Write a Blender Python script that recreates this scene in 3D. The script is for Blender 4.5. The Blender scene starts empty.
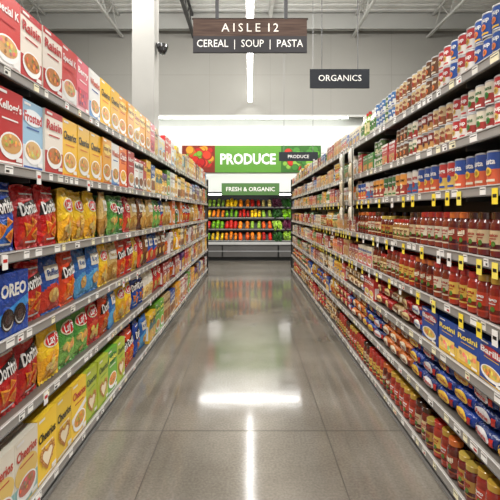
import bpy, math, random
import numpy as np
random.seed(11)
rng=np.random.RandomState(5)
sc=bpy.context.scene
sc.view_settings.view_transform='Standard'
sc.view_settings.look='None'
F=420.0; H=1.5
def C(r,g,b): return (r/255.,g/255.,b/255.)

# ------------------------------------------------------------ text cache
_tc={}
def text2d(s,bold=0.015):
    k=(s,bold)
    if k in _tc: return _tc[k]
    cu=bpy.data.curves.new('t','FONT'); cu.body=s; cu.size=1; cu.offset=bold; cu.resolution_u=2
    ob=bpy.data.objects.new('t',cu); sc.collection.objects.link(ob)
    dg=bpy.context.evaluated_depsgraph_get()
    me=bpy.data.meshes.new_from_object(ob.evaluated_get(dg))
    me.calc_loop_triangles()
    V=np.array([v.co[:2] for v in me.vertices],float)
    T=np.array([t.vertices[:] for t in me.loop_triangles],int)
    mn=V.min(0); mx=V.max(0); V=(V-(mn+mx)/2)/(mx[0]-mn[0]); asp=(mx[1]-mn[1])/(mx[0]-mn[0])
    bpy.data.objects.remove(ob); bpy.data.meshes.remove(me); bpy.data.curves.remove(cu)
    a=V[T[:,0]];b=V[T[:,1]];c=V[T[:,2]]
    cr=(b[:,0]-a[:,0])*(c[:,1]-a[:,1])-(b[:,1]-a[:,1])*(c[:,0]-a[:,0])
    T[cr<0]=T[cr<0][:,::-1]
    _tc[k]=(V,T,asp); return _tc[k]

def subdiv(V,T,n=1):
    for _ in range(n):
        V=list(map(tuple,V)); idx={}; NT=[]
        def mid(a,b):
            k=(min(a,b),max(a,b))
            if k not in idx:
                idx[k]=len(V); V.append(tuple((np.array(V[a])+np.array(V[b]))/2))
            return idx[k]
        for a,b,c in T:
            ab=mid(a,b);bc=mid(b,c);ca=mid(c,a)
            NT+= [(a,ab,ca),(ab,b,bc),(ca,bc,c),(ab,bc,ca)]
        T=NT
    return np.array(V),np.array(T)

# ------------------------------------------------------------ prototype mesh
class P:
    def __init__(s): s.V=[];s.T=[];s.Cc=[];s.S=[];s.n=0;s.w=.1;s.h=.1;s.d=.1;s.kind='x';s.stack=1;s.plain=None;s.jit=2;s.gap=.004
    def add(s,V,T,col,smooth=False):
        V=np.asarray(V,float);T=np.asarray(T,int)
        if len(T)==0: return
        col=np.asarray(col,float)
        if col.ndim==1: col=np.tile(col,(len(T),1))
        s.V.append(V);s.T.append(T+s.n);s.Cc.append(col);s.S.append(np.full(len(T),smooth));s.n+=len(V)
    def done(s):
        s.V=[np.concatenate(s.V)];s.T=[np.concatenate(s.T)];s.Cc=[np.concatenate(s.Cc)];s.S=[np.concatenate(s.S)]
        return s
    def box(s,x0,x1,y0,y1,z0,z1,col,top=None,side=None,bot=None):
        v=[(x0,y0,z0),(x1,y0,z0),(x1,y1,z0),(x0,y1,z0),(x0,y0,z1),(x1,y0,z1),(x1,y1,z1),(x0,y1,z1)]
        top=top or col; side=side or col; bot=bot or side
        t=[(0,1,5),(0,5,4),(1,2,6),(1,6,5),(2,3,7),(2,7,6),(3,0,4),(3,4,7),(4,5,6),(4,6,7),(0,3,2),(0,2,1)]
        c=[col]*2+[side]*2+[col]*2+[side]*2+[top]*2+[bot]*2
        s.add(v,t,c)
    def bar(s,p,q,r,col,up=(0,0,1)):
        p=np.array(p,float);q=np.array(q,float);d=q-p;L=np.linalg.norm(d);d/=L
        u=np.array(up,float)
        if abs(np.dot(u,d))>.95:u=np.array((1.,0,0))
        a=np.cross(d,u);a/=np.linalg.norm(a);b=np.cross(a,d)
        v=[]
        for e in (p,q):
            for i,j in ((-1,-1),(1,-1),(1,1),(-1,1)): v.append(e+a*i*r+b*j*r)
        t=[(0,1,5),(0,5,4),(1,2,6),(1,6,5),(2,3,7),(2,7,6),(3,0,4),(3,4,7),(4,5,6),(4,6,7),(0,3,2),(0,2,1)]
        s.add(v,t,col)
    def decal(s,V2,T,col,layer,surf,smooth=False):
        V2=np.asarray(V2,float)
        s.add(surf(V2[:,0],V2[:,1],0.0007*layer),T,col,smooth)
    def text(s,t,cx,cz,w,col,layer,surf,hs=1.0,rot=0,bold=.015,maxh=None):
        V,T,asp=text2d(t,bold)
        V=V*w*np.array([1,hs])
        if maxh and asp*w*hs>maxh: V=V*np.array([1,maxh/(asp*w*hs)])
        c,sn=math.cos(rot),math.sin(rot)
        V=np.stack([V[:,0]*c-V[:,1]*sn,V[:,0]*sn+V[:,1]*c],1)
        s.decal(V+np.array([cx,cz]),T,col,layer,surf)
    def rect(s,x0,x1,z0,z1,col,layer,surf,n=0,skew=0):
        V=[(x0,z0),(x1,z0+skew),(x1,z1+skew),(x0,z1)];T=[(0,1,2),(0,2,3)]
        if n: V,T=subdiv(V,T,n)
        s.decal(V,T,col,layer,surf)
    def disc(s,cx,cz,rx,rz,col,layer,surf,seg=16,rings=1):
        V=[(cx,cz)];T=[]
        for r in range(1,rings+1):
            for i in range(seg):
                a=2*math.pi*i/seg; V.append((cx+rx*r/rings*math.cos(a),cz+rz*r/rings*math.sin(a)))
        for i in range(seg):
            j=(i+1)%seg; T.append((0,1+i,1+j))
            for r in range(1,rings):
                a=1+(r-1)*seg; b=1+r*seg
                T+=[(a+i,b+i,b+j),(a+i,b+j,a+j)]
        s.decal(V,T,col,layer,surf)
    def poly(s,pts,col,layer,surf,n=0):
        T=[(0,i,i+1) for i in range(1,len(pts)-1)];V=pts
        if n: V,T=subdiv(V,T,n)
        s.decal(V,T,col,layer,surf)
    def lathe(s,prof,cols,seg=18,cy=None,cx=0):
        R=max(p[0] for p in prof); cy=R if cy is None else cy
        a=np.arange(seg)*2*math.pi/seg
        for k in range(len(prof)-1):
            (r0,z0),(r1,z1)=prof[k],prof[k+1]
            v0=np.stack([cx+r0*np.sin(a),cy-r0*np.cos(a),np.full(seg,z0)],1)
            v1=np.stack([cx+r1*np.sin(a),cy-r1*np.cos(a),np.full(seg,z1)],1)
            T=[]
            for i in range(seg):
                j=(i+1)%seg; T+=[(i,j,seg+j),(i,seg+j,seg+i)]
            s.add(np.concatenate([v0,v1]),T,cols[k],True)
def flat(x,z,e): return np.stack([x,np.full_like(x,-e),z],1)
def cyl(r):
    def f(x,z,e): return np.stack([(r+e)*np.sin(x/r),r-(r+e)*np.cos(x/r),z],1)
    return f

# ------------------------------------------------------------ materials
def new_mat(name): 
    m=bpy.data.materials.new(name); m.use_nodes=True
    return m,m.node_tree.nodes,m.node_tree.links,m.node_tree.nodes['Principled BSDF']
def attr_mat(name,rough,spec=.5,bump=0,bscale=30,coat=0,metal=0,sat=1.0,dist=.01):
    m,N,L,b=new_mat(name)
    a=N.new('ShaderNodeAttribute'); a.attribute_name='Col'
    hs=N.new('ShaderNodeHueSaturation');hs.inputs['Saturation'].default_value=sat
    L.new(a.outputs['Color'],hs.inputs['Color'])
    L.new(hs.outputs['Color'],b.inputs['Base Color'])
    b.inputs['Roughness'].default_value=rough; b.inputs['Specular IOR Level'].default_value=spec
    b.inputs['Coat Weight'].default_value=coat; b.inputs['Coat Roughness'].default_value=.08
    b.inputs['Metallic'].default_value=metal
    if bump:
        tc=N.new('ShaderNodeTexCoord'); n=N.new('ShaderNodeTexNoise'); n.inputs['Scale'].default_value=bscale
        n.inputs['Detail'].default_value=3;n.inputs['Distortion'].default_value=1.2
        bp=N.new('ShaderNodeBump'); bp.inputs['Strength'].default_value=bump; bp.inputs['Distance'].default_value=dist
        L.new(tc.outputs['Object'],n.inputs['Vector']);L.new(n.outputs['Fac'],bp.inputs['Height']);L.new(bp.outputs['Normal'],b.inputs['Normal'])
    return m
M_paper=attr_mat('printed_cardboard',.36,.45,sat=.98)
M_foil=attr_mat('foil_bag',.26,.7,.9,19,sat=1.0,dist=.018)
M_can=attr_mat('can_label',.3,.5,sat=.95)
M_jar=attr_mat('glass_jar',.12,.6,0,0,.5,sat=.98)
M_shelf=attr_mat('painted_steel',.4,.4)
M_plast=attr_mat('label_plastic',.3,.5)
M_fruit=attr_mat('fruit_skin',.4,.4,sat=1.08)
M_sign=attr_mat('sign_paint',.5,.3)
def solid(name,col,rough=.6,noise=.05,scale=3,metal=0,spec=.4):
    m,N,L,b=new_mat(name)
    tc=N.new('ShaderNodeTexCoord'); n=N.new('ShaderNodeTexNoise'); n.inputs['Scale'].default_value=scale; n.inputs['Detail'].default_value=4
    r=N.new('ShaderNodeValToRGB')
    lin=[((c/12.92) if c<.04045 else ((c+.055)/1.055)**2.4) for c in col]
    r.color_ramp.elements[0].position=.3;r.color_ramp.elements[1].position=.7
    r.color_ramp.elements[0].color=[c*(1-noise) for c in lin]+[1]
    r.color_ramp.elements[1].color=[min(1,c*(1+noise)) for c in lin]+[1]
    L.new(tc.outputs['Object'],n.inputs['Vector']);L.new(n.outputs['Fac'],r.inputs['Fac']);L.new(r.outputs['Color'],b.inputs['Base Color'])
    b.inputs['Roughness'].default_value=rough;b.inputs['Metallic'].default_value=metal;b.inputs['Specular IOR Level'].default_value=spec
    return m
def emis(name,col,st):
    m,N,L,b=new_mat(name)
    b.inputs['Base Color'].default_value=(*col,1);b.inputs['Emission Color'].default_value=(*col,1);b.inputs['Emission Strength'].default_value=st
    return m

# ------------------------------------------------------------ mesh builder
def build(name,V,T,Cc,S,mat,parent=None):
    me=bpy.data.meshes.new(name)
    n=len(V);m=len(T)
    me.vertices.add(n);me.vertices.foreach_set('co',V.astype(np.float32).ravel())
    me.loops.add(3*m);me.loops.foreach_set('vertex_index',T.astype(np.int32).ravel())
    me.polygons.add(m);me.polygons.foreach_set('loop_start',np.arange(0,3*m,3,dtype=np.int32))
    me.update(calc_edges=True)
    me.polygons.foreach_set('use_smooth',S.astype(bool))
    at=me.color_attributes.new('Col','BYTE_COLOR','CORNER')
    cc=np.ones((3*m,4),np.float32);cc[:,:3]=np.repeat(np.clip(Cc,0,1),3,0)
    at.data.foreach_set('color_srgb',cc.ravel())
    me.materials.append(mat);me.validate();me.update()
    ob=bpy.data.objects.new(name,me);sc.collection.objects.link(ob)
    if parent: ob.parent=parent
    return ob
def from_p(name,p,mat,parent=None):
    p.done();return build(name,p.V[0],p.T[0],p.Cc[0],p.S[0],mat,parent)
def empty(name):
    e=bpy.data.objects.new(name,None);sc.collection.objects.link(e);return e

# ------------------------------------------------------------ PRODUCTS
W=C(240,238,232);K=C(25,22,22)
def finish(p,kind,w,h,d,plain,stack=1,jit=2,gap=.004):
    for q in (p,plain):
        q.done();q.kind=kind;q.w=w;q.h=h;q.d=d;q.stack=stack;q.jit=jit;q.gap=gap
    p.plain=plain;return p
def cereal(bg,title,tcol,acc,banner=None,bowlc=C(205,150,80),bowl=True,w=.205,h=.335,d=.06,low=None,kind='cereal_boxes',style=0,side=None,bx=0,tz=.77):
    side=side or bg
    pl=P();pl.box(-w/2,w/2,0,d,0,h,bg,side=side)
    p=P();p.box(-w/2,w/2,0,d,0,h,bg,side=side)
    for sx in (-1,1):
        x=sx*(w/2+.0006)
        p.add([(x,d*.15,h*.1),(x,d*.85,h*.1),(x,d*.85,h*.6),(x,d*.15,h*.6)],[(0,1,2),(0,2,3)] if sx>0 else [(0,2,1),(0,3,2)],W)
    if low: p.rect(-w/2,w/2,0,h*.36,low,1,flat)
    if style==1: p.poly([(-w/2,h*.30),(w/2,h*.48),(w/2,h*.58),(-w/2,h*.40)],acc,2,flat)
    if style==2: p.rect(-w/2,w/2,h*.9,h,acc,1,flat)
    if style==3: p.poly([(-w/2,h*.0),(w/2,h*.0),(w/2,h*.62),(-w/2,h*.5)],acc,2,flat)
    if style==4: p.disc(0,h*.5,w*.49,h*.2,acc,2,flat,24)
    if banner: p.disc(0,h*tz,w*.47,h*.12,banner,3,flat,20)
    p.text(title,0,h*tz,w*.86,tcol,4,flat,hs=1.35,bold=.03,maxh=h*.15)
    p.rect(-w*.3,w*.3,h*(tz-.17),h*(tz-.15),acc if style not in(1,3,4) else tcol,3,flat)
    p.rect(-w*.42,-w*.12,h*.93,h*.965,W,3,flat)
    if bowl=='heart':
        pts=[(0,.12),(.2,.27),(.3,.38),(.28,.46),(.16,.49),(0,.43),(-.16,.49),(-.28,.46),(-.3,.38),(-.2,.27)]
        p.poly([(x*w*1.25,(z)*h) for x,z in pts],C(190,120,50),4,flat)
        p.poly([(x*w*.85,(z-.32)*h*.7+.32*h) for x,z in pts],C(250,235,200),5,flat)
        for x,z in pts[1:]: p.disc(x*w*1.1,z*h,w*.06,w*.06,C(225,165,80),6,flat,9);p.disc(x*w*1.1,z*h,w*.022,w*.022,C(150,85,35),7,flat,6)
    elif bowl=='photo':
        p.rect(-w*.4,w*.4,h*.12,h*.46,bowlc,4,flat)
        for i in range(14):
            cc=tuple(min(1,c*random.uniform(.6,1.35)) for c in bowlc)
            p.disc(random.uniform(-.32,.32)*w,random.uniform(.16,.42)*h,w*.07,w*.06,cc,5+i*.1,flat,7)
    elif bowl:
        p.disc(bx*w,h*.27,w*.43,h*.18,C(246,246,242),4,flat,22)
        p.disc(bx*w,h*.295,w*.37,h*.13,bowlc,5,flat,20)
        for i in range(16):
            a=random.random()*6.28;r=random.random()**.5
            cc=tuple(min(1,c*random.uniform(.65,1.3)) for c in bowlc)
            p.disc(bx*w+math.cos(a)*r*w*.31,h*.295+math.sin(a)*r*h*.10,w*.045,w*.045,cc,6+i*.1,flat,7)
    p.rect(-w*.45,w*.45,h*.03,h*.055,acc if acc!=bg else W,5,flat)
    p.rect(w*.2,w*.44,h*.07,h*.13,W,7,flat)
    return finish(p,kind,w,h,d,pl)
def bagmesh(p,w,h,D,bgf,nx,nz,ph):
    us=np.linspace(-1,1,nx+1);vs=np.linspace(0,1,nz+1)
    surf=bagsurf(w,h,D,ph)
    X,Z=np.meshgrid(us*w/2,vs*h);X=X.ravel();Z=Z.ravel()
    Vf=surf(X,Z,0)
    Vb=Vf.copy();Vb[:,1]=D-Vb[:,1]
    T=[];cols=[]
    for j in range(nz):
        for i in range(nx):
            a=j*(nx+1)+i;T+=[(a,a+1,a+nx+2),(a,a+nx+2,a+nx+1)]
            c=bgf((i+.5)/nx*2-1,(j+.5)/nz);cols+=[c,c]
    p.add(Vf,T,cols,True)
    p.add(Vb,[t[::-1] for t in T],cols,True)
    return surf
def bagsurf(w,h,D,ph=0):
    def f(x,z,e):
        u=np.clip(2*x/w,-1,1);v=np.clip(z/h,0,1)
        b=np.clip(1-np.abs(u)**3.4,0,1)**.62*np.clip(np.sin(np.pi*np.clip((v-.035)/.93,0,1)),0,1)**.55
        wr=.20*np.cos(10*u+ph)*np.abs(2*v-1)**2.2*b+.05*np.sin(5*u+8*v+ph)*b+.05*np.sin(-7*u+11*v+2*ph)*b
        xs=x*(1-.08*np.sin(np.pi*v)**.7+.012*np.sin(14*v+ph))
        crimp=.016*np.sin(u*9+ph)*np.clip(np.abs(2*v-1)*6-5,0,1)
        zz=z+.006*np.cos(3.5*u+ph)*(v>.9)
        return np.stack([xs,D/2-(b+wr)*D/2*.98-e*1.6-(.001 if e>0 else 0)+crimp*.6,zz],1)
    return f
def bag(bg,design,title,w=.215,h=.328,D=.078,acc=None,kind='chip_bags',tcol=W):
    ph=random.uniform(0,6)
    def f(u,v):
        if v>.955 or v<.045: return tuple(c*.8+.10 for c in bg)
        if acc is not None and design in('lay','nat') and v<.42+.08*math.cos(u*2): return acc
        if acc is not None and design=='dor' and v<.42 and abs(u+.0)+abs(v-.22)*3<.85: return tuple(bg[i]*.45+acc[i]*.55 for i in range(3))
        return bg
    pl=P();bagmesh(pl,w,h,D,f,6,8,ph)
    p=P();s=bagmesh(p,w,h,D,f,22,30,ph)
    if design=='dor':
        p.poly([(-w*.47,h*.50),(w*.46,h*.61),(w*.47,h*.80),(w*.1,h*.77),(-w*.44,h*.67)],K,3,s,3)
        p.text(title,-w*.02,h*.650,w*.78,W,6,s,hs=1.7,rot=.14,bold=.03)
        for cx,cz,r,a0 in ((-w*.16,h*.32,w*.22,.3),(w*.17,h*.22,w*.20,1.1),(w*.12,h*.42,w*.15,.1)):
            pts=[(cx+r*math.cos(a0+k*2.094),cz+r*math.sin(a0+k*2.094)) for k in range(3)]
            p.poly(pts,C(236,150,40),3+random.random(),s,2)
            p.poly([((x-cx)*.6+cx,(z-cz)*.6+cz) for x,z in pts],C(205,95,30),5,s,1)
        p.rect(-w*.3,w*.3,h*.85,h*.875,W,3,s,2)
        p.rect(-w*.2,w*.25,h*.09,h*.12,W,3,s,2)
    elif design=='lay':
        p.disc(0,h*.70,w*.40,h*.13,C(250,240,200),3,s,20,3)
        p.disc(0,h*.70,w*.36,h*.105,C(205,30,35),4.2,s,20,3)
        p.text(title,0,h*.70,w*.52,W,6,s,hs=1.2,rot=.08,bold=.02)
        for i in range(8):
            p.disc(random.uniform(-.28,.28)*w,random.uniform(.12,.42)*h,w*.14,w*.11,tuple(c*random.uniform(.8,1.05) for c in C(240,200,95)),3+i*.25,s,12,2)
    elif design=='nat':
        p.rect(-w*.36,w*.36,h*.58,h*.82,C(235,230,215),3,s,3)
        p.text(title,0,h*.70,w*.60,tuple(c*.8 for c in bg),5,s,bold=.02,maxh=h*.12)
        p.disc(0,h*.30,w*.27,h*.13,C(214,160,80),3,s,14,3)
        for i in range(5): p.disc(random.uniform(-.18,.18)*w,random.uniform(.22,.38)*h,w*.08,w*.06,C(238,205,120),4+i*.2,s,9,1)
    return finish(p,kind,w,h,D,pl,jit=7,gap=-.006)
def cookie():
    w,h,d=.235,.285,.07;bg=C(20,70,165)
    pl=P();pl.box(-w/2,w/2,0,d,0,h,bg)
    p=P();p.box(-w/2,w/2,0,d,0,h,bg)
    p.poly([(-w/2,h*.2),(w/2,h*.42),(w/2,h*.6),(-w/2,h*.35)],C(60,150,220),1,flat)
    p.text('OREO',0,h*.72,w*.82,W,3,flat,hs=1.1,bold=.04)
    for cx,cz in ((-.2,.27),(.2,.3)):
        p.disc(cx*w,h*cz,w*.21,w*.21,C(35,25,24),3,flat,22);p.disc(cx*w,h*cz-.006,w*.16,w*.16,W,4,flat,20)
        p.disc(cx*w,h*cz+.003,w*.16,w*.16,C(48,34,32),5,flat,20);p.disc(cx*w,h*cz+.003,w*.1,w*.1,C(70,52,48),6,flat,12)
    return finish(p,'cookie_packages',w,h,d,pl)
def can(top,bot,title,tcol,med=None,r=.0365,h=.11,stack=2,lowc=None,kind='soup_cans'):
    st=C(185,185,183)
    prof=[(r*.9,0),(r,.004),(r*.97,.008),(r*.97,h*.48),(r*.97,h-.008),(r,h-.004),(r*.93,h),(r*.86,h-.004),(0.0001,h-.004)]
    cols=[st,st,bot,top,st,st,st,C(160,160,160)]
    pl=P();pl.lathe(prof,cols,10,r)
    p=P();p.lathe(prof,cols,18,r)
    s0=cyl(r*.97)
    def s(x,z,e):
        q=s0(x,z,e);q[:,1]+=r*.03;return q
    p.text(title,0,h*.70,r*1.5,tcol,2,s,bold=.03,maxh=h*.24)
    if med: p.disc(0,h*.42,r*.42,r*.40,med,3,s,12,2);p.disc(0,h*.42,r*.25,r*.22,tuple(c*.7 for c in med),4,s,10,1)
    p.rect(-r*.7,r*.7,h*.13,h*.2,lowc or tcol,2,s,2)
    return finish(p,kind,2*r,h,2*r,pl,stack=stack,gap=.002)
def jar(sauce,label,lid,title='Ragu',r=.044,h=.20,tcol=C(160,30,25),kind='sauce_jars',stack=1):
    prof=[(r*.85,0),(r,.008),(r,h*.16),(r,h*.60),(r,h*.68),(r*.95,h*.76),(r*.80,h*.82),(r*.78,h*.845),(r*.86,h*.85),(r*.86,h*.985),(r*.80,h),(0.0001,h)]
    cols=[sauce,sauce,label,sauce,sauce,sauce,sauce,lid,lid,lid,lid]
    pl=P();pl.lathe(prof,cols,10,r)
    p=P();p.lathe(prof,cols,20,r);s=cyl(r)
    p.rect(-r*1.2,r*1.2,h*.20,h*.30,tuple(c*.75 for c in sauce),1.5,s,3)
    p.text(title,0,h*.50,r*1.5,tcol,3.5,s,bold=.04,maxh=h*.11)
    p.disc(-r*.25,h*.33,r*.34,r*.34,C(190,50,30),3.5,s,10,2);p.disc(r*.3,h*.31,r*.25,r*.28,C(80,120,45),3.5,s,10,2)
    p.rect(-r*.6,r*.6,h*.41,h*.43,tcol,3,s,2)
    return finish(p,kind,2*r,h,2*r,pl,stack=stack,gap=.003)
def pack(bg,acc,acc2,title='Penne',w=.20,h=.088,d=.24,stack=3,kind='pasta_packs'):
    def surf(x,z,e):
        sl=np.abs(np.clip(2*z/h-1,-1,1))**(1/.7);cl=np.sqrt(np.clip(1-sl**2,0.0001,1));A=cl**.6
        co_=np.clip((np.abs(2*x/w)/A),0,1)**(1/.4);y=-A*np.sqrt(1-co_**2)**.4*d/2
        return np.stack([x,y+d/2-e*2.2-.002,z],1)
    def mk(nu,nv):
        p=P();V=[];T=[]
        f=lambda t,e:np.sign(t)*abs(t)**e
        for j in range(nv+1):
            la=-math.pi/2+math.pi*j/nv
            for i in range(nu):
                lo=2*math.pi*i/nu
                x=f(math.cos(la),.6)*f(math.cos(lo),.4)*w/2;y=f(math.cos(la),.6)*f(math.sin(lo),.4)*d/2;z=f(math.sin(la),.7)*h/2
                V.append((x,y+d/2,z+h/2))
        for j in range(nv):
            for i in range(nu):
                a=j*nu+i;b=j*nu+(i+1)%nu;c=b+nu;e=a+nu
                T+=[(a,b,c),(a,c,e)]
        p.add(V,T,bg,True);return p
    p=mk(24,12);pl=mk(12,6)
    p.disc(-w*.03,h*.5,w*.33,h*.30,acc,2,surf,20,3);p.text(title,-w*.03,h*.52,w*.5,acc2,4,surf,bold=.03,maxh=h*.26)
    p.rect(w*.30,w*.40,h*.3,h*.7,acc2,2,surf,2)
    p.rect(-w*.42,-w*.36,h*.25,h*.75,acc,2,surf,2)
    return finish(p,kind,w,h,d,pl,stack=stack,jit=9,gap=-.006)
def bottle(body,label,cap,r=.033,h=.23,kind='sauce_bottles'):
    prof=[(r*.9,0),(r,.008),(r,h*.2),(r,h*.55),(r,h*.62),(r*.45,h*.8),(r*.38,h*.88),(r*.45,h*.885),(r*.45,h*.99),(0.0001,h)]
    cols=[body,body,label,body,body,body,cap,cap,cap]
    p=P();p.lathe(prof,cols,16,r);s=cyl(r);p.disc(0,h*.38,r*.6,h*.12,tuple(c*.75 for c in label),1.5,s,12,2);p.rect(-r*.5,r*.5,h*.36,h*.4,body,3,s,2)
    pl=P();pl.lathe(prof,cols,10,r)
    return finish(p,kind,2*r,h,2*r,pl,gap=.004)

R=C(190,32,34);Y=C(240,190,30);B=C(30,76,160);G=C(60,135,52);O=C(228,118,34);CR=C(234,222,192);PU=C(104,52,122);LB=C(120,180,220);TN=C(205,165,105);BR=C(115,65,35)
pr={}
pr['kred']=cereal(R,"Kellogg's",W,W,low=C(205,60,50),bowlc=C(214,160,90),bx=.04)
pr['kwhite']=cereal(C(205,60,55),'Special K',W,C(180,20,30),low=W,bowlc=C(220,170,110),style=0)
pr['kblue']=cereal(C(150,190,215),'Frosted',C(190,30,40),C(30,80,160),low=C(225,230,232),banner=C(235,240,242),bowlc=C(215,175,110))
pr['redw']=cereal(C(235,225,210),'Raisin',R,R,low=C(190,50,50),bowlc=C(190,120,60),style=2)
pr['che']=cereal(C(244,190,30),'Cheerios',K,O,bowlc=C(222,170,90),tz=.72)
pr['cheh']=cereal(C(247,205,40),'Cheerios',K,W,bowl='heart',tz=.68)
pr['che2']=cereal(C(247,205,45),'Cheerios',C(190,30,30),W,bowlc=C(222,160,70),style=1)
pr['hon']=cereal(C(236,165,35),'Honey Nut',C(120,50,20),C(200,70,20),banner=C(248,214,110),bowlc=C(210,150,70),bx=-.05)
pr['whiteb']=cereal(C(230,230,225),'Wheaties',C(200,70,30),B,low=C(90,150,205),bowlc=C(208,150,85))
pr['pink']=cereal(C(215,90,105),'Berry',W,W,low=C(235,170,178),bowlc=C(190,60,80),bowl='photo')
pr['orange']=cereal(O,'Crunch',W,C(190,40,30),banner=C(180,50,25),bowlc=C(230,170,60))
pr['blue']=cereal(B,'Flakes',W,Y,banner=C(200,30,35),bowlc=C(220,175,90))
pr['green']=cereal(C(110,175,55),'Jacks',C(250,240,90),W,banner=C(40,110,45),bowlc=C(230,150,60))
pr['lime']=cereal(C(190,205,60),'Cheerios',C(70,90,30),C(110,170,50),bowl='heart',style=0)
pr['tan']=cereal(C(210,175,120),'Granola',C(110,60,25),C(110,60,25),bowlc=C(170,110,55),bowl='photo')
pr['multi']=cereal(C(236,228,208),'Cheerios',C(200,70,50),C(235,200,110),low=C(150,195,190),bowlc=C(205,120,100),style=4)
pr['purple']=cereal(PU,'Bran',W,Y,bowlc=C(150,90,50),banner=C(70,25,90))
gen=[];names=['Oats','Corn Pops','Trail','Fiber One','Puffs','Chex','Life','Kix','Muesli','Grahams','Nut Mix','Crisps','Snack','Bars','Wheat','Honey']
pal=[R,Y,B,G,O,CR,PU,LB,TN,BR,C(236,232,225),C(225,225,220),C(215,90,90),C(245,215,120),C(150,40,35),C(60,110,120),C(235,190,60)]
for i in range(22):
    bgc=random.choice(pal);a=random.choice(pal);t=random.choice((W,K,C(250,225,90),C(150,25,30)))
    if sum(abs(t[q]-bgc[q]) for q in range(3))<.6: t=K if sum(bgc)>1.5 else W
    k='g%d'%i
    pr[k]=cereal(bgc,names[i%16],t,a,banner=None,bowlc=random.choice((C(210,150,80),C(190,110,60),C(225,185,100),C(150,90,50))),bowl=random.choice((True,'photo',False,True)),style=random.choice((0,1,2,3,4)),w=random.uniform(.14,.21),h=random.uniform(.26,.335),low=random.choice((None,None,random.choice(pal))))
    gen.append(k)
sgen=[]
for i in range(14):
    bgc=random.choice([R,B,Y,CR,TN,BR,O,C(236,232,225),G,C(150,40,35)]);a=random.choice(pal);t=W if sum(bgc)<1.6 else random.choice((K,R,B))
    k='s%d'%i
    pr[k]=cereal(bgc,random.choice(('Rice','Mac','Noodle','Stuffing','Broth','Taco','Couscous','Soup')),t,a,bowl=random.choice((True,'photo')),style=random.choice((0,1,2,3)),w=random.uniform(.09,.17),h=random.uniform(.14,.185),d=.05,kind='pasta_boxes')
    sgen.append(k)
pr['dred']=bag(C(196,26,28),'dor','Doritos',acc=C(240,90,20))
pr['dred2']=bag(C(196,26,28),'dor','Doritos',acc=C(240,90,20))
pr['dblue']=bag(C(26,66,160),'dor','Doritos',acc=C(60,140,220))
pr['dora']=bag(C(215,66,26),'dor','Doritos',acc=C(250,150,30))
pr['dgrn']=bag(C(48,122,54),'dor','Doritos',acc=C(120,180,60))
pr['lay']=bag(C(250,206,40),'lay',"Lay's",acc=C(238,172,40))
pr['lay2']=bag(C(250,206,40),'lay',"Lay's",acc=C(238,172,40))
pr['laytan']=bag(C(228,194,120),'nat',"Natural",acc=C(190,140,60))
pr['laygrn']=bag(C(80,155,66),'lay',"Lay's",acc=C(130,185,85))
pr['layred']=bag(C(190,36,42),'lay',"Lay's",acc=C(220,75,50))
pr['layblue']=bag(C(42,112,190),'nat',"Lay's",acc=C(85,165,215))
pr['natw']=bag(C(130,76,38),'nat','Kettle',acc=C(100,50,28))
pr['ruf']=bag(C(32,84,170),'nat','Ruffles',acc=C(210,62,42))
pr['pale']=bag(C(234,228,212),'nat','Popcorn',acc=C(240,215,140))
pr['oreo']=cookie()
pr['cb']=can(C(34,75,150),C(34,75,150),'Soup',W,med=O,lowc=Y)
pr['crw']=can(C(180,32,32),C(232,228,218),'Soup',W,med=C(205,165,60),lowc=C(190,28,30))
pr['cgr']=can(C(228,220,195),C(170,50,40),'Beans',C(50,110,50),med=G,lowc=W)
pr['ctan']=can(C(205,180,130),C(150,90,50),'Broth',C(130,30,25),med=C(180,50,30),lowc=CR)
pr['cdk']=can(C(130,45,32),C(200,150,80),'Chili',W,med=C(90,40,25),lowc=CR)
pr['cye']=can(C(230,190,70),C(200,70,40),'Corn',C(130,30,25),med=G,lowc=CR)
pr['cg2']=can(C(80,120,60),C(225,215,180),'Peas',W,med=G,lowc=G)
pr['cbr']=can(C(110,70,45),C(110,70,45),'Stew',CR,med=O,lowc=CR)
pr['cbl']=can(C(60,110,165),C(225,225,215),'Tuna',W,med=B,lowc=B)
pr['corg']=can(C(36,78,155),C(218,92,42),'Pasta',W,med=Y,r=.047,h=.155,stack=1,lowc=CR)
pr['cred']=can(C(190,44,40),C(225,190,90),'Rings',W,med=C(35,80,165),r=.047,h=.155,stack=1,lowc=B)
pr['cwh']=can(C(228,222,208),C(70,110,165),'Clam',C(180,30,30),med=R,r=.047,h=.155,stack=1,lowc=R)
pr['cor3']=can(C(225,150,50),C(160,50,35),'Stew',C(60,30,20),med=CR,r=.047,h=.155,stack=1,lowc=CR)
pr['cgn3']=can(C(70,120,70),C(225,215,180),'Minestra',W,med=R,r=.047,h=.155,stack=1,lowc=G)
pr['j1']=jar(C(112,34,18),C(214,192,148),C(70,42,28),'Classico')
pr['j2']=jar(C(150,40,20),C(196,64,38),C(206,164,56),'Prego',tcol=W)
pr['j3']=jar(C(130,50,24),C(214,204,178),C(175,40,30),'Ragu')
pr['j4']=jar(C(165,45,22),C(222,186,80),C(190,44,32),'Ragu')
pr['j5']=jar(C(105,26,20),C(185,140,60),C(205,175,75),'Salsa',r=.042,h=.17)
pr['j6']=jar(C(205,178,120),C(70,108,62),C(225,225,220),'Alfredo',tcol=W)
pr['j7']=jar(C(95,30,18),C(150,60,35),C(215,110,40),'Basil',tcol=CR)
pr['j8']=jar(C(150,100,50),C(225,205,150),C(185,44,32),'Cheese',tcol=BR,r=.04,h=.15)
pr['pb']=cereal(C(26,68,155),'Barilla',W,Y,banner=R,bowlc=C(235,195,80),w=.21,h=.185,d=.05,kind='pasta_boxes')
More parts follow.
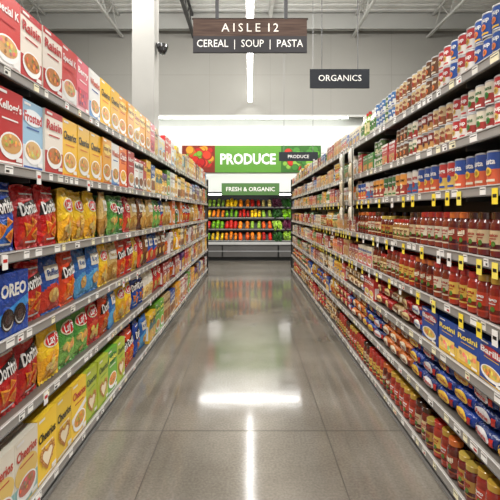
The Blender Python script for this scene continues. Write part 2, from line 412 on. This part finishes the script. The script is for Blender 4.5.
pr['py']=cereal(C(28,72,158),'Rotini',C(250,225,90),Y,low=C(235,195,70),bowl='photo',bowlc=C(240,205,110),w=.20,h=.18,d=.05,kind='pasta_boxes')
pr['pr']=cereal(C(190,42,38),'Ziti',W,Y,bowlc=C(240,205,100),w=.15,h=.18,d=.05,kind='pasta_boxes')
pr['pw']=cereal(C(228,220,200),'Penne',C(40,110,60),G,bowlc=C(235,200,110),w=.14,h=.19,d=.05,kind='pasta_boxes')
pr['kb']=pack(C(26,62,150),C(225,185,60),C(160,30,30),'Egg Noodles')
pr['kb2']=pack(C(24,50,115),C(225,225,225),C(200,45,40),'Penne')
pr['kr']=pack(C(178,38,32),C(232,205,140),C(120,30,25),'Ramen')
pr['kr2']=pack(C(160,34,30),C(225,225,215),C(30,60,140),'Spaghetti')
pr['kt']=pack(C(190,155,100),C(120,70,35),CR,'Rice')
pr['kg']=pack(C(90,125,62),CR,C(170,50,34),'Lentil')
pr['ko']=pack(C(215,120,45),CR,C(120,40,30),'Noodles')
pr['bw']=bottle(C(218,214,196),C(95,145,78),C(228,228,222))
pr['bg']=bottle(C(125,148,62),C(228,218,160),C(190,44,34))
pr['bo']=bottle(C(180,108,38),C(230,220,190),C(40,40,42))
pr['sb1']=bag(C(226,218,196),'nat','Rice',w=.15,h=.21,D=.06,acc=C(210,195,158),kind='rice_bags')
pr['sb2']=bag(C(145,90,48),'nat','Beans',w=.15,h=.21,D=.06,acc=C(118,62,32),kind='rice_bags')
pr['sb3']=bag(C(92,135,72),'nat','Lentil',w=.15,h=.21,D=.06,acc=C(212,196,120),kind='rice_bags')
pr['sb4']=bag(C(218,174,66),'nat','Mix',w=.15,h=.21,D=.06,acc=C(185,82,36),kind='rice_bags')
matk={'cereal_boxes':M_paper,'chip_bags':M_foil,'cookie_packages':M_foil,'soup_cans':M_can,'sauce_jars':M_jar,'pasta_boxes':M_paper,'pasta_packs':M_foil,'sauce_bottles':M_jar,'rice_bags':M_foil}

def stock(side,Xf,z,ys,seq,pools,yend,ystart=-.3,clear=.36,face=(1,3),depth=.43,back=3):
    items=[]
    pos=ys
    def put(k,pos,dirn=1):
        q=pr[k];items.append((k,pos+dirn*q.w/2));return pos+dirn*(q.w+q.gap)
    for k in seq: pos=put(k,pos)
    last=None
    while pos<yend-.05:
        pool=[p for lim,p in pools if pos<lim][0]
        k=random.choice(pool)
        if k==last and len(pool)>1: continue
        last=k
        for _ in range(random.randint(*face)):
            if pos+pr[k].w<yend: pos=put(k,pos)
            else: pos=yend;break
    pos=ys;k0=seq[0] if seq else pools[0][1][0]
    while pos>ystart:
        pos=put(k0,pos,-1)
    acc={}
    for k,y in items:
        q=pr[k];nst=q.stack
        while nst*q.h>clear:nst-=1
        nb=max(1,min(back,int(depth/q.d)))
        for b in range(nb):
            src=q if b==0 else q.plain
            for s in range(max(1,nst)):
                yaw=math.radians(random.gauss(0,q.jit*.5));sc_=1+random.uniform(-.012,.0)
                V=src.V[0]*sc_
                if q.kind in('chip_bags','rice_bags'):
                    V=V.copy();V[:,1]+=V[:,2]*random.uniform(0,.10);V[:,0]+=V[:,2]*random.uniform(-.04,.04);V[:,2]*=random.uniform(.93,1.0);V[:,0]*=random.uniform(.97,1.02)
                c,sn=math.cos(yaw),math.sin(yaw)
                x=V[:,0]*c-V[:,1]*sn;yy=V[:,0]*sn+V[:,1]*c
                off=b*(q.d+.003)+.012+random.uniform(0,.012)+(.012 if q.jit>4 else 0)
                if side<0: wx=Xf-(yy+off);wy=y+x
                else: wx=Xf+(yy+off);wy=y-x
                Wv=np.stack([wx,wy,V[:,2]+z+.001+s*q.h*1.0],1)
                a=acc.setdefault(q.kind,[[],[],[],[],0])
                a[0].append(Wv);a[1].append(src.T[0]+a[4]);a[2].append(src.Cc[0]*random.uniform(.88,1.03));a[3].append(src.S[0]);a[4]+=len(Wv)
    for kd,a in acc.items():
        build(kd,np.concatenate(a[0]),np.concatenate(a[1]),np.concatenate(a[2]),np.concatenate(a[3]),matk[kd])

XL=-1.04;XR=1.02;YE=10.3;Y0=-.4
LL=[.12,.59,.95,1.32,1.70,2.12]
LR=[.12,.45,.75,1.02,1.30,1.61,1.855,2.16]
warm=['kwhite','che','hon','orange','kred','pink','tan','whiteb','redw','che2']+gen[:10]
mixc=['blue','kred','whiteb','orange','hon','green','redw','tan','kblue','purple','che']+gen[8:]
chips=['dred','lay','laygrn','layred','dora','laytan','dblue','layblue','dgrn','ruf','natw','pale','lay2']
stock(-1,XL,2.12,1.73,['kwhite','redw','redw','kwhite','pink','whiteb','che','che','hon','hon','che2'],[(99,warm)],YE,face=(1,2))
stock(-1,XL,1.70,1.74,['kred','kblue','redw','che','che','che','hon','whiteb','orange','kred'],[(99,mixc)],YE,clear=.40,face=(1,2))
stock(-1,XL,1.32,1.76,['dblue','dred','dred2','lay','lay2','lay','laytan','laygrn','dgrn','layred','laytan'],[(5.5,chips),(99,chips+['hon','orange','kred'])],YE,back=2,face=(1,2))
stock(-1,XL,.95,1.76,['oreo','dred','ruf','dora','layblue','layblue','lay','laytan','dora','dred','lay'],[(5.5,chips),(99,[g for g in mixc if pr[g].h<.335]+['dred','lay'])],YE,back=2,face=(1,2))
stock(-1,XL,.59,1.56,['dred','dred2','dred','lay','laygrn','laygrn','layred','dora','layblue','lay'],[(4.6,chips),(99,[g for g in mixc if pr[g].h<.34]+['layred','dora'])],YE,back=2,face=(1,2))
stock(-1,XL,.12,1.88,['multi','cheh','cheh','che2','lime','lime','green','lime','dred','dora','dblue','layblue'],[(99,mixc+['lime'])],YE,clear=.44,face=(1,2))
stock(1,XR,2.16,1.68,['cb']*4+['crw']*2+['cb','crw','crw'],[(2.9,['ctan','cdk','cgr','cye','cbr']),(3.85,['bw','bg','cg2','bw','cbl']),(99,sgen+['cwh','cye','bw'])],YE,clear=.24,face=(1,3),back=3)
stock(1,XR,1.855,1.66,['crw']*2+['cgr']*3+['crw']*2+['ctan']*3+['cdk']*3,[(3.0,['cgr','cbr','crw','cye','cg2','cbl']),(5,['cye','cg2','py','cgr']+sgen[:6]),(99,['cye','pw','cdk','cbl']+sgen)],YE,clear=.225,face=(1,3))
stock(1,XR,1.61,1.68,['corg']*5+['cred']*2+['corg']*3+['cwh']*2+['cor3']*2,[(4.0,['corg','cwh','cgn3','cor3']),(99,['sb1','cwh','bw','sb4','corg','sb1','cgn3']+sgen)],YE,clear=.2,face=(1,3),back=2)
stock(1,XR,1.30,1.68,['j1']*4+['j7']*2+['j3']*4+['j1']*2,[(4.0,['j1','j5','j7','j3','j6','j8']),(99,['sb2','sb4','bo','j5','sb3','j8']+sgen)],YE,face=(2,4),clear=.22,back=3)
stock(1,XR,1.02,1.68,['j2']*3+['j4']*3+['j3']*2+['j7']*3,[(3.4,['j3','j4','j7','j1','j8']),(99,['sb2','sb1','sb3','kt','pw','bo']+sgen)],YE,face=(2,3),clear=.22,back=3)
stock(1,XR,.75,1.70,['pb','py','py','pb','kr2','kr'],[(4.5,['kr','kr2','pr','ko','kt']),(99,['kr','sb3','pr','kt','kg']+sgen)],YE,face=(1,3),clear=.2,back=2)
stock(1,XR,.45,1.6,['kb','kb2','kb','kb','kb2','kb'],[(4.5,['kb','kb2','kb','ko']),(99,['kb','kr','kt','kg','ko','py','sb4'])],YE,face=(1,3),clear=.27,back=2)
stock(1,XR,.12,1.7,['j4','j2','j2','j5','j5','j7','j2','j4','j5','j1','j1','j2'],[(5,['j2','j7','j1','j4']),(99,['kr','j4','pr','sb2','kt'])],YE,face=(2,4),clear=.28,back=2)

# ------------------------------------------------------------ GONDOLAS
def gondola(side,Xf,levels,topz,yel):
    root=empty('gondola_shelving')
    sx=side
    def bx(p,a,b,*r,**k):
        x0,x1=sorted((Xf+sx*a,Xf+sx*b));p.box(x0,x1,*r,**k)
    y0,y1=Y0,YE+.05
    D=.47
    dk=P();
    for i,z in enumerate(levels):
        bx(dk,.012,D,y0,y1,z-.022,z,C(84,78,71),side=C(84,78,71))
        if i: 
            y=y0
            while y<y1:
                bx(dk,.03,D,y-.004,y+.004,z-.06,z-.022,C(70,68,64)); y+=1.22
    from_p('shelf_decks',dk,M_shelf,root)
    rl=P();tg=P()
    for i,z in enumerate(levels):
        bx(rl,0,.012,y0,y1,z-.042,z+.006,C(148,144,138))
        bx(rl,-.004,0,y0,y1,z-.042,z-.037,C(95,93,90));bx(rl,-.004,0,y0,y1,z+.001,z+.006,C(190,188,183))
        y=y0+.05
        while y<y1-.1:
            w=random.choice((.035,.045,.06))
            c=random.choice((W,W,W,C(228,225,214),C(240,232,196)))
            bx(tg,-.003,0,y,y+w,z-.035,z-.001,c)
            if random.random()<.5: bx(tg,-.0036,-.003,y+.004,y+w*.5,z-.03,z-.02,random.choice((K,R,K)))
            bx(tg,-.0036,-.003,y+.004,y+w-.005,z-.012,z-.008,C(60,60,60))
            if side<0 and random.random()<.08: bx(tg,-.006,-.0045,y,y+.04,z-.065,z-.004,W);bx(tg,-.0066,-.006,y+.005,y+.035,z-.035,z-.02,R)
            y+=w+random.choice((.06,.1,.14,.2,.03))
        if i in yel:
            y=1.72
            while y<7:
                bx(tg,-.006,-.0045,y,y+.042,z-.078,z-.010,random.choice((C(248,222,60),C(248,230,100),C(248,222,60),W)))
                bx(tg,-.0066,-.006,y+.007,y+.035,z-.05,z-.035,K)
                y+=random.choice((.12,.16,.22,.3))
    from_p('price_rails',rl,M_shelf,root);from_p('price_tags',tg,M_plast,root)
    bk=P()
    bx(bk,D,D+.03,y0,y1,.0,topz,C(88,82,76))
    y=y0
    while y<y1: 
        bx(bk,D-.012,D,y-.02,y+.02,.1,topz,C(60,58,56)); y+=1.22
    from_p('back_panel',bk,M_shelf,root)
    ks=P();bx(ks,.03,D,y0,y1,0,.098,C(50,48,47));bx(ks,.02,.03,y0,y1,0,.02,C(130,128,124))
    from_p('base_kick',ks,M_shelf,root)
    ep=P();
    bx(ep,0,D+.03,y1,y1+.03,0,topz+.0,C(95,92,88));bx(ep,-.01,.02,y1,y1+.035,0,topz,C(60,58,56))
    for z in levels: bx(ep,D+.03,2*D,y0,y1,z-.025,z,C(120,116,110))
    bx(ep,D+.03,2*D-.03,y0,y1,0,.09,C(50,48,47))
    bx(ep,D+.03,2*D+.03,y1,y1+.03,0,topz,C(95,92,88));bx(ep,D+.03,2*D+.03,y0-.03,y0,0,topz,C(95,92,88))
    from_p('end_panels',ep,M_shelf,root)
gondola(-1,XL,LL,2.30,())
gondola(1,XR,LR,2.30,(3,4,5))

cs=P()
for y0_ in (4.05,4.45):
    cs.box(.99,.993,y0_,y0_+.03,1.36,2.12,C(220,220,218))
    for k in range(5):
        z=1.42+k*.14
        s=bagsurf(.11,.13,.03)
        Xg,Zg=np.meshgrid(np.linspace(-.055,.055,7),np.linspace(0,.13,7));V=s(Xg.ravel(),Zg.ravel(),0)
        T=[]
        for j in range(6):
            for i in range(6):
                a=j*7+i;T+=[(a,a+1,a+8),(a,a+8,a+7)]
        c=random.choice((C(225,218,200),C(230,226,215),C(205,190,160)))
        Wv=np.stack([.955+V[:,1],y0_+.015-V[:,0],V[:,2]+z],1);cs.add(Wv,T,c,True)
        Wb=Wv.copy();Wb[:,0]=1.97-.005-Wv[:,0]+.0;Wb[:,0]=np.clip(Wb[:,0],.97,.99);cs.add(Wb,[t[::-1] for t in T],c,True)
from_p('hanging_snack_strips',cs,M_foil)

# ------------------------------------------------------------ ROOM
def plane_box(name,x0,x1,y0,y1,z0,z1,mat,parent=None):
    p=P();p.box(x0,x1,y0,y1,z0,z1,W);return from_p(name,p,mat,parent)
YW=13.8;ZC=7.75
m,N,L,b=new_mat('polished_concrete')
tc=N.new('ShaderNodeTexCoord')
n1=N.new('ShaderNodeTexNoise');n1.inputs['Scale'].default_value=1.3;n1.inputs['Detail'].default_value=7
n2=N.new('ShaderNodeTexNoise');n2.inputs['Scale'].default_value=70;n2.inputs['Detail'].default_value=3
r1=N.new('ShaderNodeValToRGB');r1.color_ramp.elements[0].position=.3;r1.color_ramp.elements[1].position=.72
r1.color_ramp.elements[0].color=(.125,.110,.088,1);r1.color_ramp.elements[1].color=(.225,.203,.168,1)
r2=N.new('ShaderNodeValToRGB');r2.color_ramp.elements[0].position=.35;r2.color_ramp.elements[1].position=.68
r2.color_ramp.elements[0].color=(.84,.83,.82,1);r2.color_ramp.elements[1].color=(1.10,1.10,1.10,1)
mx=N.new('ShaderNodeMix');mx.data_type='RGBA';mx.blend_type='MULTIPLY';mx.inputs['Factor'].default_value=1
for n_ in (n1,n2): L.new(tc.outputs['Object'],n_.inputs['Vector'])
L.new(n1.outputs['Fac'],r1.inputs['Fac']);L.new(n2.outputs['Fac'],r2.inputs['Fac'])
L.new(r1.outputs['Color'],mx.inputs['A']);L.new(r2.outputs['Color'],mx.inputs['B']);L.new(mx.outputs['Result'],b.inputs['Base Color'])
mr=N.new('ShaderNodeMapRange');mr.inputs['To Min'].default_value=.06;mr.inputs['To Max'].default_value=.15
L.new(n1.outputs['Fac'],mr.inputs['Value']);L.new(mr.outputs['Result'],b.inputs['Roughness'])
b.inputs['IOR'].default_value=1.55;b.inputs['Specular IOR Level'].default_value=.75
bp=N.new('ShaderNodeBump');bp.inputs['Strength'].default_value=.04;bp.inputs['Distance'].default_value=.01
n3=N.new('ShaderNodeTexNoise');n3.inputs['Scale'].default_value=9;L.new(tc.outputs['Object'],n3.inputs['Vector'])
L.new(n3.outputs['Fac'],bp.inputs['Height']);L.new(bp.outputs['Normal'],b.inputs['Normal'])
fl=plane_box('floor',-14,14,-4,YW+.2,-.1,0,m)
jt=P();jc=C(62,57,50)
for x in (-.60,.52): jt.box(x-.0022,x+.0022,-4,YW,.0,.0006,jc)
for x in (-6,-3.6,3.5,6.5): jt.box(x-.003,x+.003,-4,YW,.0,.0006,jc)
for y in (.2,2.88,5.9,9.0,12): jt.box(-14,14,y-.003,y+.003,.0,.0005,jc)
from_p('trim_floor_joints',jt,M_sign,fl)
M_upper=solid('painted_block_upper',C(150,148,141),.8,.03,.8)
M_lower=solid('painted_wall_white',C(220,224,217),.7,.02,.8)
plane_box('wall_back',-14,14,YW,YW+.2,0,ZC,M_lower)
plane_box('wall_bulkhead',-13.99,13.99,YW-.3,YW-.001,4.6,ZC-.001,M_upper)
plane_box('wall_left',-14.2,-14.001,-4,YW,0,ZC,M_upper)
plane_box('wall_right',14.001,14.2,-4,YW,0,ZC,M_upper)
plane_box('baseboard_back',-14,14,YW-.02,YW-.001,0.001,.12,solid('vinyl_base',C(50,50,50)))
bt=P()
for x in np.arange(-13,14,1.95): bt.box(x-.005,x+.005,YW-.303,YW-.3,4.6,ZC,C(136,133,126))
bt.box(-14,14,YW-.304,YW-.3,5.9,5.912,C(136,133,126))
bt.box(-14,14,YW-.33,YW-.3,4.55,4.62,C(195,195,190))
from_p('trim_bulkhead',bt,M_sign)
cp=P();cp.box(-14,14,-4,YW+.2,ZC,ZC+.1,C(206,206,202))
for y in np.arange(-3.9,YW,.3): cp.box(-14,14,y,y+.12,ZC-.05,ZC,C(215,215,211))
from_p('ceiling',cp,solid('deck_paint',C(222,222,218),.7))
for X in (-8.8,-6.4,-4.1,-1.8,.6,3.3,5.7,8.1):
    j=P();c=C(195,195,190) if X!=-1.8 else C(60,60,60)
    zb=7.12
    j.bar((X,-3.5,zb),(X,YW-.31,zb),.035 if X!=-1.8 else .05,c);j.bar((X,-3.5,ZC-.1),(X,YW-.31,ZC-.1),.035,c)
    y=-3.5;u=0
    while y<YW-.9:
        j.bar((X,y,zb if u else ZC-.1),(X,y+.5,ZC-.1 if u else zb),.014,c);y+=.5;u=1-u
    from_p('ceiling_joist',j,M_shelf)
g=P();g.box(-14,14,YW-.75,YW-.6,7.2,7.24,C(185,185,180));g.box(-14,14,YW-.69,YW-.66,7.2,ZC-.05,C(185,185,180))
from_p('ceiling_girder',g,M_shelf)
co=P();co.box(-2.50,-2.03,8.9,9.35,0,ZC-.05,C(190,188,182));co.box(-2.54,-1.99,8.86,9.39,ZC-.25,ZC-.05,C(175,174,168));co.box(-2.53,-2.0,8.87,9.38,0,.15,C(60,60,60))
from_p('support_column',co,solid('column_paint',C(168,166,160),.6,.02))
dc=P();dc.box(-2.03,-1.9,9.05,9.11,5.10,5.15,C(40,40,40))
dc.lathe([(.0001,4.90),(.06,4.91),(.10,4.97),(.11,5.03),(.125,5.04),(.125,5.11),(.0001,5.12)],[K,K,K,C(50,50,50),C(60,60,60),C(60,60,60)],16,9.08,-1.89)
from_p('security_dome_camera',dc,M_jar)

def lamp(name,x,y0,y1,z,w,st,cables=True):
    r=empty(name)
    p=P();p.box(x-w/2-.01,x+w/2+.01,y0,y1,z+.0,z+.07,C(215,215,212))
    if cables:
        y=y0+.5
        while y<y1: p.bar((x,y,z+.07),(x,y,ZC-.05),.004,C(120,120,120));y+=2.4
    from_p('housing',p,M_shelf,r)
    q=P();q.box(x-w/2,x+w/2,y0+.02,y1-.02,z-.02,z,W);from_p('diffuser',q,emis('led_diffuser',(1,.99,.965),st),r)
    q=P();q.box(x-w/2,x+w/2,y0+.02,y1-.02,z+.071,z+.08,W);from_p('added_ceiling_glow',q,emis('ceiling_fill_glow',(1,.99,.965),14),r)  # added glowing top face, brightens the ceiling
lamp('linear_pendant_light',0,1.2,13.3,5.0,.115,18)
def area(name,x,y,z,sx,sy,pw,rot=(0,0,0),col=(1,.98,.95)):
    l=bpy.data.lights.new(name,'AREA');l.shape='RECTANGLE';l.size=sx;l.size_y=sy;l.energy=pw;l.color=col
    o=bpy.data.objects.new(name,l);o.location=(x,y,z);o.rotation_euler=rot;sc.collection.objects.link(o)
for x in (-2.6,2.6): 
    area('added_overhead_fill',x,3.5,6.7,.5,13,690)  # added fill lights above the aisle, no fixtures modelled
area('added_overhead_fill',0,0,6.7,.5,6,300)  # added overhead fill near the camera, out of view
area('added_produce_fill',0,9.6,6.9,9,.4,420,(math.radians(28),0,0))  # added fill aimed at the produce end, no track fixture there
cv=P();cv.box(-3.15,3.15,YW-.34,YW-.30,4.50,4.55,W);from_p('cove_light_strip',cv,emis('cove_led',(1,1,.98),9))
area('cove_light_strip_lamp',0,YW-.36,4.48,6.2,.1,60,(math.radians(-20),0,0))

# ------------------------------------------------------------ SIGNS
def yflat(X,Yf,Z):
    def f(x,z,e): return np.stack([X+x,np.full_like(x,Yf-e*1.5),Z+z],1)
    return f
m,N,L,b=new_mat('sign_wood')
tc=N.new('ShaderNodeTexCoord');mp=N.new('ShaderNodeMapping');mp.inputs['Scale'].default_value=(1.5,1,30)
nz=N.new('ShaderNodeTexNoise');nz.inputs['Scale'].default_value=2;nz.inputs['Detail'].default_value=5
rp=N.new('ShaderNodeValToRGB');rp.color_ramp.elements[0].position=.35;rp.color_ramp.elements[1].position=.65
rp.color_ramp.elements[0].color=(.058,.036,.028,1);rp.color_ramp.elements[1].color=(.10,.065,.05,1)
L.new(tc.outputs['Object'],mp.inputs['Vector']);L.new(mp.outputs['Vector'],nz.inputs['Vector']);L.new(nz.outputs['Fac'],rp.inputs['Fac']);L.new(rp.outputs['Color'],b.inputs['Base Color'])
b.inputs['Roughness'].default_value=.7;b.inputs['Specular IOR Level'].default_value=.15;M_wood=m
M_sgn2=attr_mat('sign_matte',.7,.15)
ds=5.5
def zz(py,d): return H+(212-py)/(F/d)
def xx(px,d): return (px-250)/(F/d)
r=empty('aisle_sign')
plane_box('wood_panel',xx(193,ds),xx(307,ds),ds,ds+.03,zz(36,ds),zz(18.5,ds),M_wood,r)
p=P();p.box(xx(193,ds),xx(307,ds),ds,ds+.03,zz(52.5,ds),zz(36,ds),C(60,59,61))
for px in (217,286): p.bar((xx(px,ds),ds+.015,zz(19,ds)),(xx(px,ds),ds+.015,ZC-.05),.022,C(75,75,76))
p.box(xx(192,ds),xx(308,ds),ds-.003,ds+.033,zz(19,ds),zz(18,ds),C(60,50,45))
sf=yflat(0,ds,0)
chs='AISLE 12';hh=8.2
wds=[0 if ch==' ' else hh/text2d(ch,0.0)[2] for ch in chs]
gap=(57-sum(wds)-4)/6.0;tx=221.5
for ch,wd in zip(chs,wds):
    if ch==' ': tx+=4;continue
    p.text(ch,xx(tx+wd/2,ds),zz(27.5,ds),wd/(F/ds),C(235,228,218),2,sf,bold=0.0);tx+=wd+gap
p.text('CEREAL  |  SOUP  |  PASTA',xx(250,ds),zz(44.5,ds),xx(303,ds)-xx(197,ds),W,2,sf,hs=1.15,bold=0.0)
from_p('lower_panel',p,M_sgn2,r)
ds=7.5;p=P();p.box(xx(310,ds),xx(369.5,ds),ds,ds+.03,zz(88,ds),zz(69,ds),C(46,48,52))
for px in (322,358): p.bar((xx(px,ds),ds+.015,zz(69,ds)),(xx(px,ds),ds+.015,ZC-.05),.006,C(110,110,110))
p.text('ORGANICS',xx(340,ds),zz(78,ds),xx(361,ds)-xx(318,ds),W,2,yflat(0,ds,0),bold=.0)
from_p('category_sign',p,M_sgn2)
ds=11.;p=P();p.box(xx(279,ds),xx(318,ds),ds,ds+.03,zz(161,ds),zz(152,ds),C(46,48,52))
for px in (284,313): p.bar((xx(px,ds),ds+.015,zz(152,ds)),(xx(px,ds),ds+.015,ZC-.05),.005,C(120,120,120))
p.text('PRODUCE',xx(298.5,ds),zz(156.5,ds),xx(309,ds)-xx(288,ds),W,2,yflat(0,ds,0),bold=.0)
from_p('category_sign',p,M_sgn2)
d=YW-.04;r=P()
gx0,gx1=xx(215,d),xx(281,d);z0,z1=zz(172.5,d),zz(145.5,d)
r.box(xx(182,d),xx(321,d),d,YW-.0005,z0,z1,C(120,60,40))
sf=yflat(0,d,0)
r.rect(gx0,gx1,z0,z1,C(88,142,48),3,sf)
r.text('PRODUCE',(gx0+gx1)/2,(z0+z1)/2,(gx1-gx0)*.84,W,6,sf,bold=.03,hs=1.2)
def fruits(x0,x1,pal,n,rr):
    for i in range(n):
        ra=random.uniform(*rr);x=random.uniform(x0+ra,x1-ra);z=random.uniform(z0+ra,z1-ra);c=random.choice(pal)
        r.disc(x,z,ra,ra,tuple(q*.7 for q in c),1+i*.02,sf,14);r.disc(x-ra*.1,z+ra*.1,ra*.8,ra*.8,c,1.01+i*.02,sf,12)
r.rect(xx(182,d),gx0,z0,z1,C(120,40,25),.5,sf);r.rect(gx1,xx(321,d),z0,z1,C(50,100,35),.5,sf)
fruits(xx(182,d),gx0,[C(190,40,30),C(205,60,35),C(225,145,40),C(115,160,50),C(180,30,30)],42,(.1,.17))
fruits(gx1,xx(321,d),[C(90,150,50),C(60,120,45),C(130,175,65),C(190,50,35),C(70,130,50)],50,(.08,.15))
from_p('produce_banner',r,M_sign)

# ------------------------------------------------------------ PRODUCE CASE
root=empty('produce_display_case')
d=12.9;fr=P();blk=C(38,38,40)
x0,x1=-2.6,2.6
fr.box(x0,x1,d+.05,YW-.03,.0,.12,C(30,30,30));fr.box(x0,x1,d,YW-.03,.12,.50,C(92,90,88))
fr.box(x0,x1,d-.03,d,.50,.58,C(190,190,188));fr.box(x0,x1,d-.01,d,.28,.31,C(150,150,150))
for x in (x0,-.02-.85,.85,x1-.05): fr.box(x,x+.04,d+.0,d+.04,.12,.5,C(60,60,60))
fr.box(x0,x1,YW-.06,YW-.03,.5,2.1,C(40,42,40))
for x in (x0,x1-.06): fr.box(x,x+.06,d+.02,YW-.03,.5,2.15,blk)
fr.box(x0,x1,d+.1,YW-.03,2.06,2.12,blk)
tz=[.62,.97,1.32,1.66]
for i,z in enumerate(tz):
    ya=d+.02+i*.17
    fr.box(x0+.06,x1-.06,ya,ya+.02,z-.06,z+.012,C(45,45,45));fr.box(x0+.06,x1-.06,ya-.006,ya,z-.016,z+.004,C(165,165,160))
    v=[(x0+.06,ya,z-.03),(x1-.06,ya,z-.03),(x1-.06,ya+.30,z+.2),(x0+.06,ya+.30,z+.2)]
    fr.add(v,[(0,1,2),(0,2,3)],C(60,60,58))
bxs=[-1.75,-1.22,-.80,-.38,.0,.36,.70,1.02,1.35,1.9]
for xb in bxs:
    for i,z in enumerate(tz): fr.box(xb-.012,xb+.012,d+.025+i*.17,d+.30+i*.17,z-.02,z+.14,C(35,35,35))
from_p('case_frame',fr,M_shelf,root)
ll=P();ll.box(x0+.1,x1-.1,d+.12,d+.16,2.03,2.06,W);from_p('added_case_glow',ll,emis('added_case_glow',(1,.98,.95),9),root)  # added glowing strip under the header to brighten the fruit
sg=P();sg.box(xx(221.5,d),xx(279.5,d),d+.06,d+.10,zz(195,d),zz(183,d),C(82,120,66));
sg.text('FRESH & ORGANIC',0+xx(250.5,d),zz(189,d),xx(275,d)-xx(226,d),W,2,yflat(0,d+.06,0),bold=.015)
for X in (-.6,.6): sg.box(X-.02,X+.02,d+.07,d+.12,zz(195,d)-.0,2.13,blk)
from_p('header_sign',sg,M_sign,root)
def sphere(nu=12,nv=8):
    V=[];T=[]
    for j in range(nv+1):
        la=-math.pi/2+math.pi*j/nv
        for i in range(nu):
            lo=2*math.pi*i/nu;V.append((math.cos(la)*math.cos(lo),math.cos(la)*math.sin(lo),math.sin(la)))
    for j in range(nv):
        for i in range(nu):
            a=j*nu+i;b=j*nu+(i+1)%nu;T+=[(a,b,b+nu),(a,b+nu,a+nu)]
    return np.array(V),np.array(T)
SV,ST=sphere()
ORA=C(235,130,25);RED=C(190,38,28);YEL=C(235,190,50);GRN=C(110,160,45);DGR=C(40,85,32);LGR=C(150,185,75);PEACH=C(225,95,45);VIO=C(95,35,60);MEL=C(225,205,130)
bcols=[([DGR,GRN,LGR,DGR],1),([GRN,RED,YEL,LGR],0),([YEL,GRN,ORA,LGR],0),([ORA,RED,GRN,YEL],0),([PEACH,ORA,RED,ORA],0),([ORA,LGR,YEL,RED],0),([RED,PEACH,LGR,MEL],0),([DGR,LGR,DGR,VIO],1),([LGR,VIO,GRN,DGR],1),([GRN,DGR,LGR,RED],1),([RED,ORA,YEL,GRN],0)]
edges=[x0+.07]+bxs+[x1-.07]
fp=P();lp=P()
for i,z in enumerate(tz):
    ya=d+.06+i*.17
    for bi,(cl,leaf) in enumerate(bcols):
        a,b_=edges[bi],edges[bi+1];c=cl[i];leaf_=leaf and c not in(RED,)
        ra0=random.choice((.05,.058,.064)) if not leaf_ else .075
        n=max(2,int((b_-a-.03)/(2*ra0*.98)))
        for q in range(n):
            for k in range(4):
                x=a+.015+ra0+(b_-a-.03-2*ra0)*q/(n-1)
                mound=.05*math.cos((q/(n-1)-.5)*math.pi)
                ra=ra0;cc=np.array(c)*random.uniform(.72,1.15)
                V=SV*ra*random.uniform(.92,1.05)
                if leaf_: V=V*(1+.28*rng.randn(len(V),1))*np.array([1,1,1.15])
                V=V+np.array([x+random.uniform(-.008,.008),ya+k*.065,z+.045+k*(.045)+mound*(k/3.)+random.uniform(0,.012)])
                if leaf_: lp.add(V,ST,np.clip(cc*rng.uniform(.6,1.25,(len(ST),1)),0,1),False)
                else: fp.add(V,ST,cc,True)
from_p('fruit',fp,M_fruit,root);from_p('leafy_greens',lp,M_fruit,root)

# ------------------------------------------------------------ world & camera
w=bpy.data.worlds.new('store_ambient');sc.world=w;w.use_nodes=True
w.node_tree.nodes['Background'].inputs[0].default_value=(1,.99,.97,1);w.node_tree.nodes['Background'].inputs[1].default_value=.65
cam=bpy.data.cameras.new('camera');co=bpy.data.objects.new('camera',cam);sc.collection.objects.link(co)
co.location=(0,0,H);co.rotation_euler=(math.radians(90),0,0)
cam.sensor_width=36;cam.lens=F/500*36;cam.shift_y=-.076;cam.clip_start=.05;cam.clip_end=100
sc.camera=co
